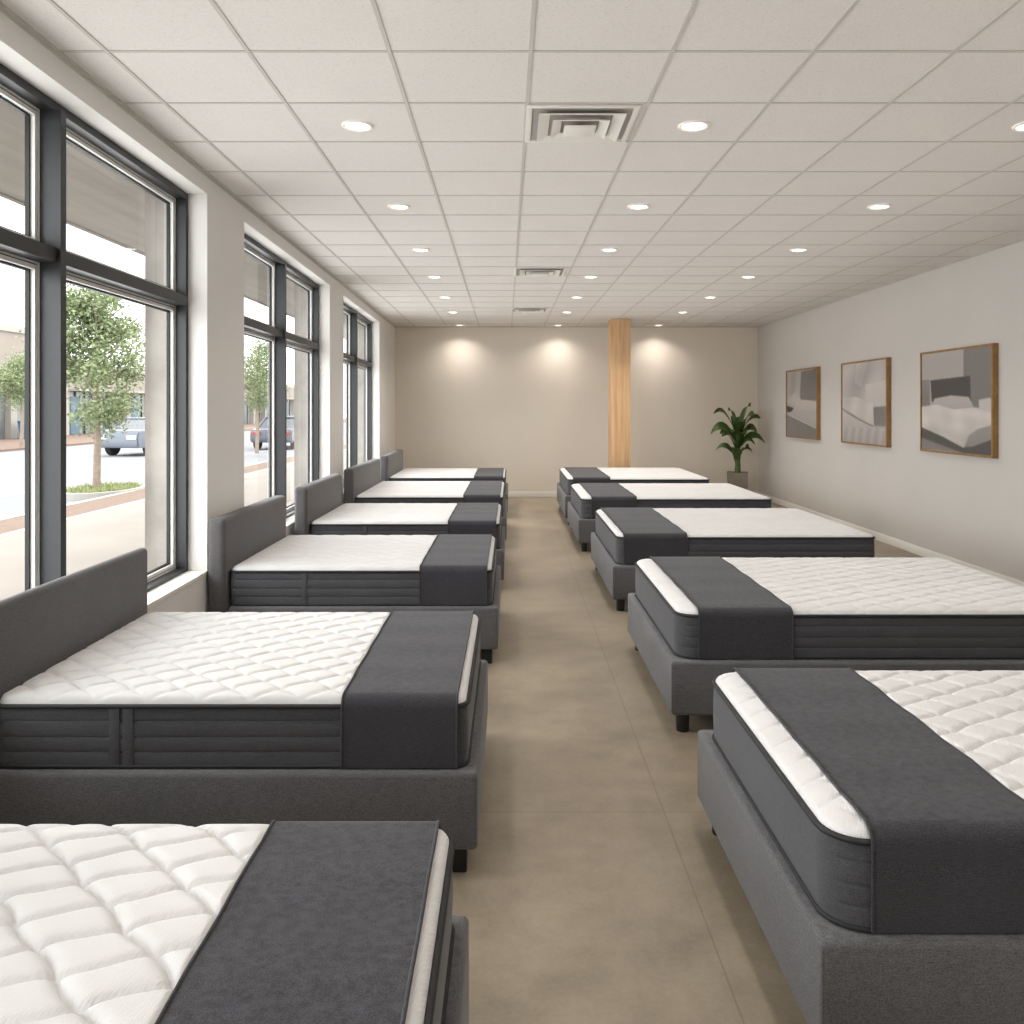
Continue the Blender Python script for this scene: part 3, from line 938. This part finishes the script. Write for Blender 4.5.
# shops across the road
M['stucco'] = plain('pale_stucco', srgb(142, 134, 124), .9, 0, .05, .6)
M['pil'] = plain('white_pilaster', srgb(160, 155, 148), .9, 0, .03)
M['shop'] = plain('shop_glass', srgb(112, 116, 114), .25, 0, .25, .8)
M['blue'] = plain('faded_blue_door', srgb(92, 112, 128), .6, 0, .06)
M['bin'] = plain('blue_bin_plastic', srgb(62, 100, 138), .5)
def shop_block(ya, yb, h, label, blue):
    t_ = thing('shop_building', (-28, ya, 0), label, 'building')
    n = max(2, int((yb-ya)/4.2)); L_ = (yb-ya)
    obj('wall', box_mesh('wall', -9, -.35, 0, L_, G-.005, h, smooth=False), M['stucco'], t_)
    obj('parapet', box_mesh('parapet', -9.1, .12, -.05, L_+.05, h-.35, h, smooth=False), M['pil'], t_)
    obj('fascia', box_mesh('fascia', -.36, 0, 0, L_, 2.9, h-.35, smooth=False), M['stucco'], t_)
    obj('awning', box_mesh('awning', -.3, .7, .1, L_-.1, 2.78, 2.92, smooth=False), M['pil'], t_)
    for k in range(n+1):
        y = L_*k/n
        obj('pilaster', box_mesh('pil', -.34, .1, y-.3, y+.3, G-.005, 2.85, smooth=False), M['pil'], t_)
    for k in range(n):
        y0_, y1_ = L_*k/n+.35, L_*(k+1)/n-.35
        f = obj('shopfront', box_mesh('sf', -.33, -.22, y0_, y1_, G, 2.75, smooth=False), M['shop'], t_)
        if blue:
            obj('blue_door', box_mesh('bd', -.21, -.12, y0_+.5, y0_+1.7, G, 2.4, bevel=.02), M['blue'], f)
        for q in range(1, 3):
            y = y0_+(y1_-y0_)*q/3
            obj('glazing_bar', box_mesh('gb', -.21, -.14, y-.05, y+.05, G, 2.74, smooth=False), M['frame'], f)
shop_block(37.5, 51.5, 6.3, 'pale two-storey high shop building across the road at the far left', False)
shop_block(52.4, 112, 4.6, 'long low shop building with blue doors across the road behind the trees', True)
for k, y in enumerate((46.4, 47.3)):
    t_ = thing('rubbish_bin', (-26.9, y, G-.005), 'blue bin before the shopfront, %s of the two' % ('left-hand' if k == 0 else 'right-hand'), 'bin', 'blue bins across the road')
    bm = bmesh.new(); a, b = frustum(bm, .27, .34, 0, .92)
    bm.faces.new(list(reversed(a))); bm.faces.new(b)
    for i in range(4): bm.faces.new((a[i], a[(i+1) % 4], b[(i+1) % 4], b[i]))
    obj('bin_body', finish(bm, 'bin', False), M['bin'], t_)
    obj('lid', box_mesh('lid', -.37, .37, -.37, .37, .921, 1.0, bevel=.02), M['bin'], t_)

# --------------------------------------------------------------------- light
W = bpy.data.worlds.new('overcast'); bpy.context.scene.world = W; W.use_nodes = True
nt = W.node_tree; bg = nt.nodes['Background']
tc = nt.nodes.new('ShaderNodeTexCoord'); sp = nt.nodes.new('ShaderNodeSeparateXYZ')
rp = nt.nodes.new('ShaderNodeValToRGB')
nt.links.new(tc.outputs['Generated'], sp.inputs[0]); nt.links.new(sp.outputs['Z'], rp.inputs['Fac'])
e = rp.color_ramp.elements
e[0].position = 0; e[0].color = (.95, .96, .97, 1); e[1].position = .6; e[1].color = (1, 1, 1, 1)
nt.links.new(rp.outputs['Color'], bg.inputs['Color'])
bg.inputs['Strength'].default_value = 4.5

ud = bpy.data.lights.new('ceiling_fill', 'AREA'); ud.shape = 'RECTANGLE'; ud.size = 5.0; ud.size_y = 16.0  # unseen lamp added below the ceiling to brighten it; no fixture there
ud.energy = 60; ud.color = (1, .985, .965)
uo = bpy.data.objects.new('ceiling_fill', ud); C.objects.link(uo)
uo.location = (1.3, 6.6, 2.2); uo.rotation_euler = (PI, 0, 0)
for a_, b_ in WIN:      # added area lamp outside each window to boost the skylight coming in
    wd = bpy.data.lights.new('window_fill', 'AREA'); wd.shape = 'RECTANGLE'; wd.size = HEAD-SILL-.2; wd.size_y = b_-a_-.2
    wd.energy = 70; wd.color = (.95, .98, 1.0)
    wo = bpy.data.objects.new('window_fill', wd); C.objects.link(wo)
    wo.location = (WX((a_+b_)/2)-.42, (a_+b_)/2, (SILL+HEAD)/2); wo.rotation_euler = (0, -PI/2, 0)
sc = bpy.context.scene
sc.view_settings.view_transform = 'Standard'
sc.view_settings.look = 'None'
sc.view_settings.exposure = 0.0
sc.cycles.use_denoising = True
sc.cycles.max_bounces = 10; sc.cycles.diffuse_bounces = 7; sc.cycles.glossy_bounces = 3
sc.cycles.transparent_max_bounces = 16
sc.cycles.sample_clamp_indirect = 6.0
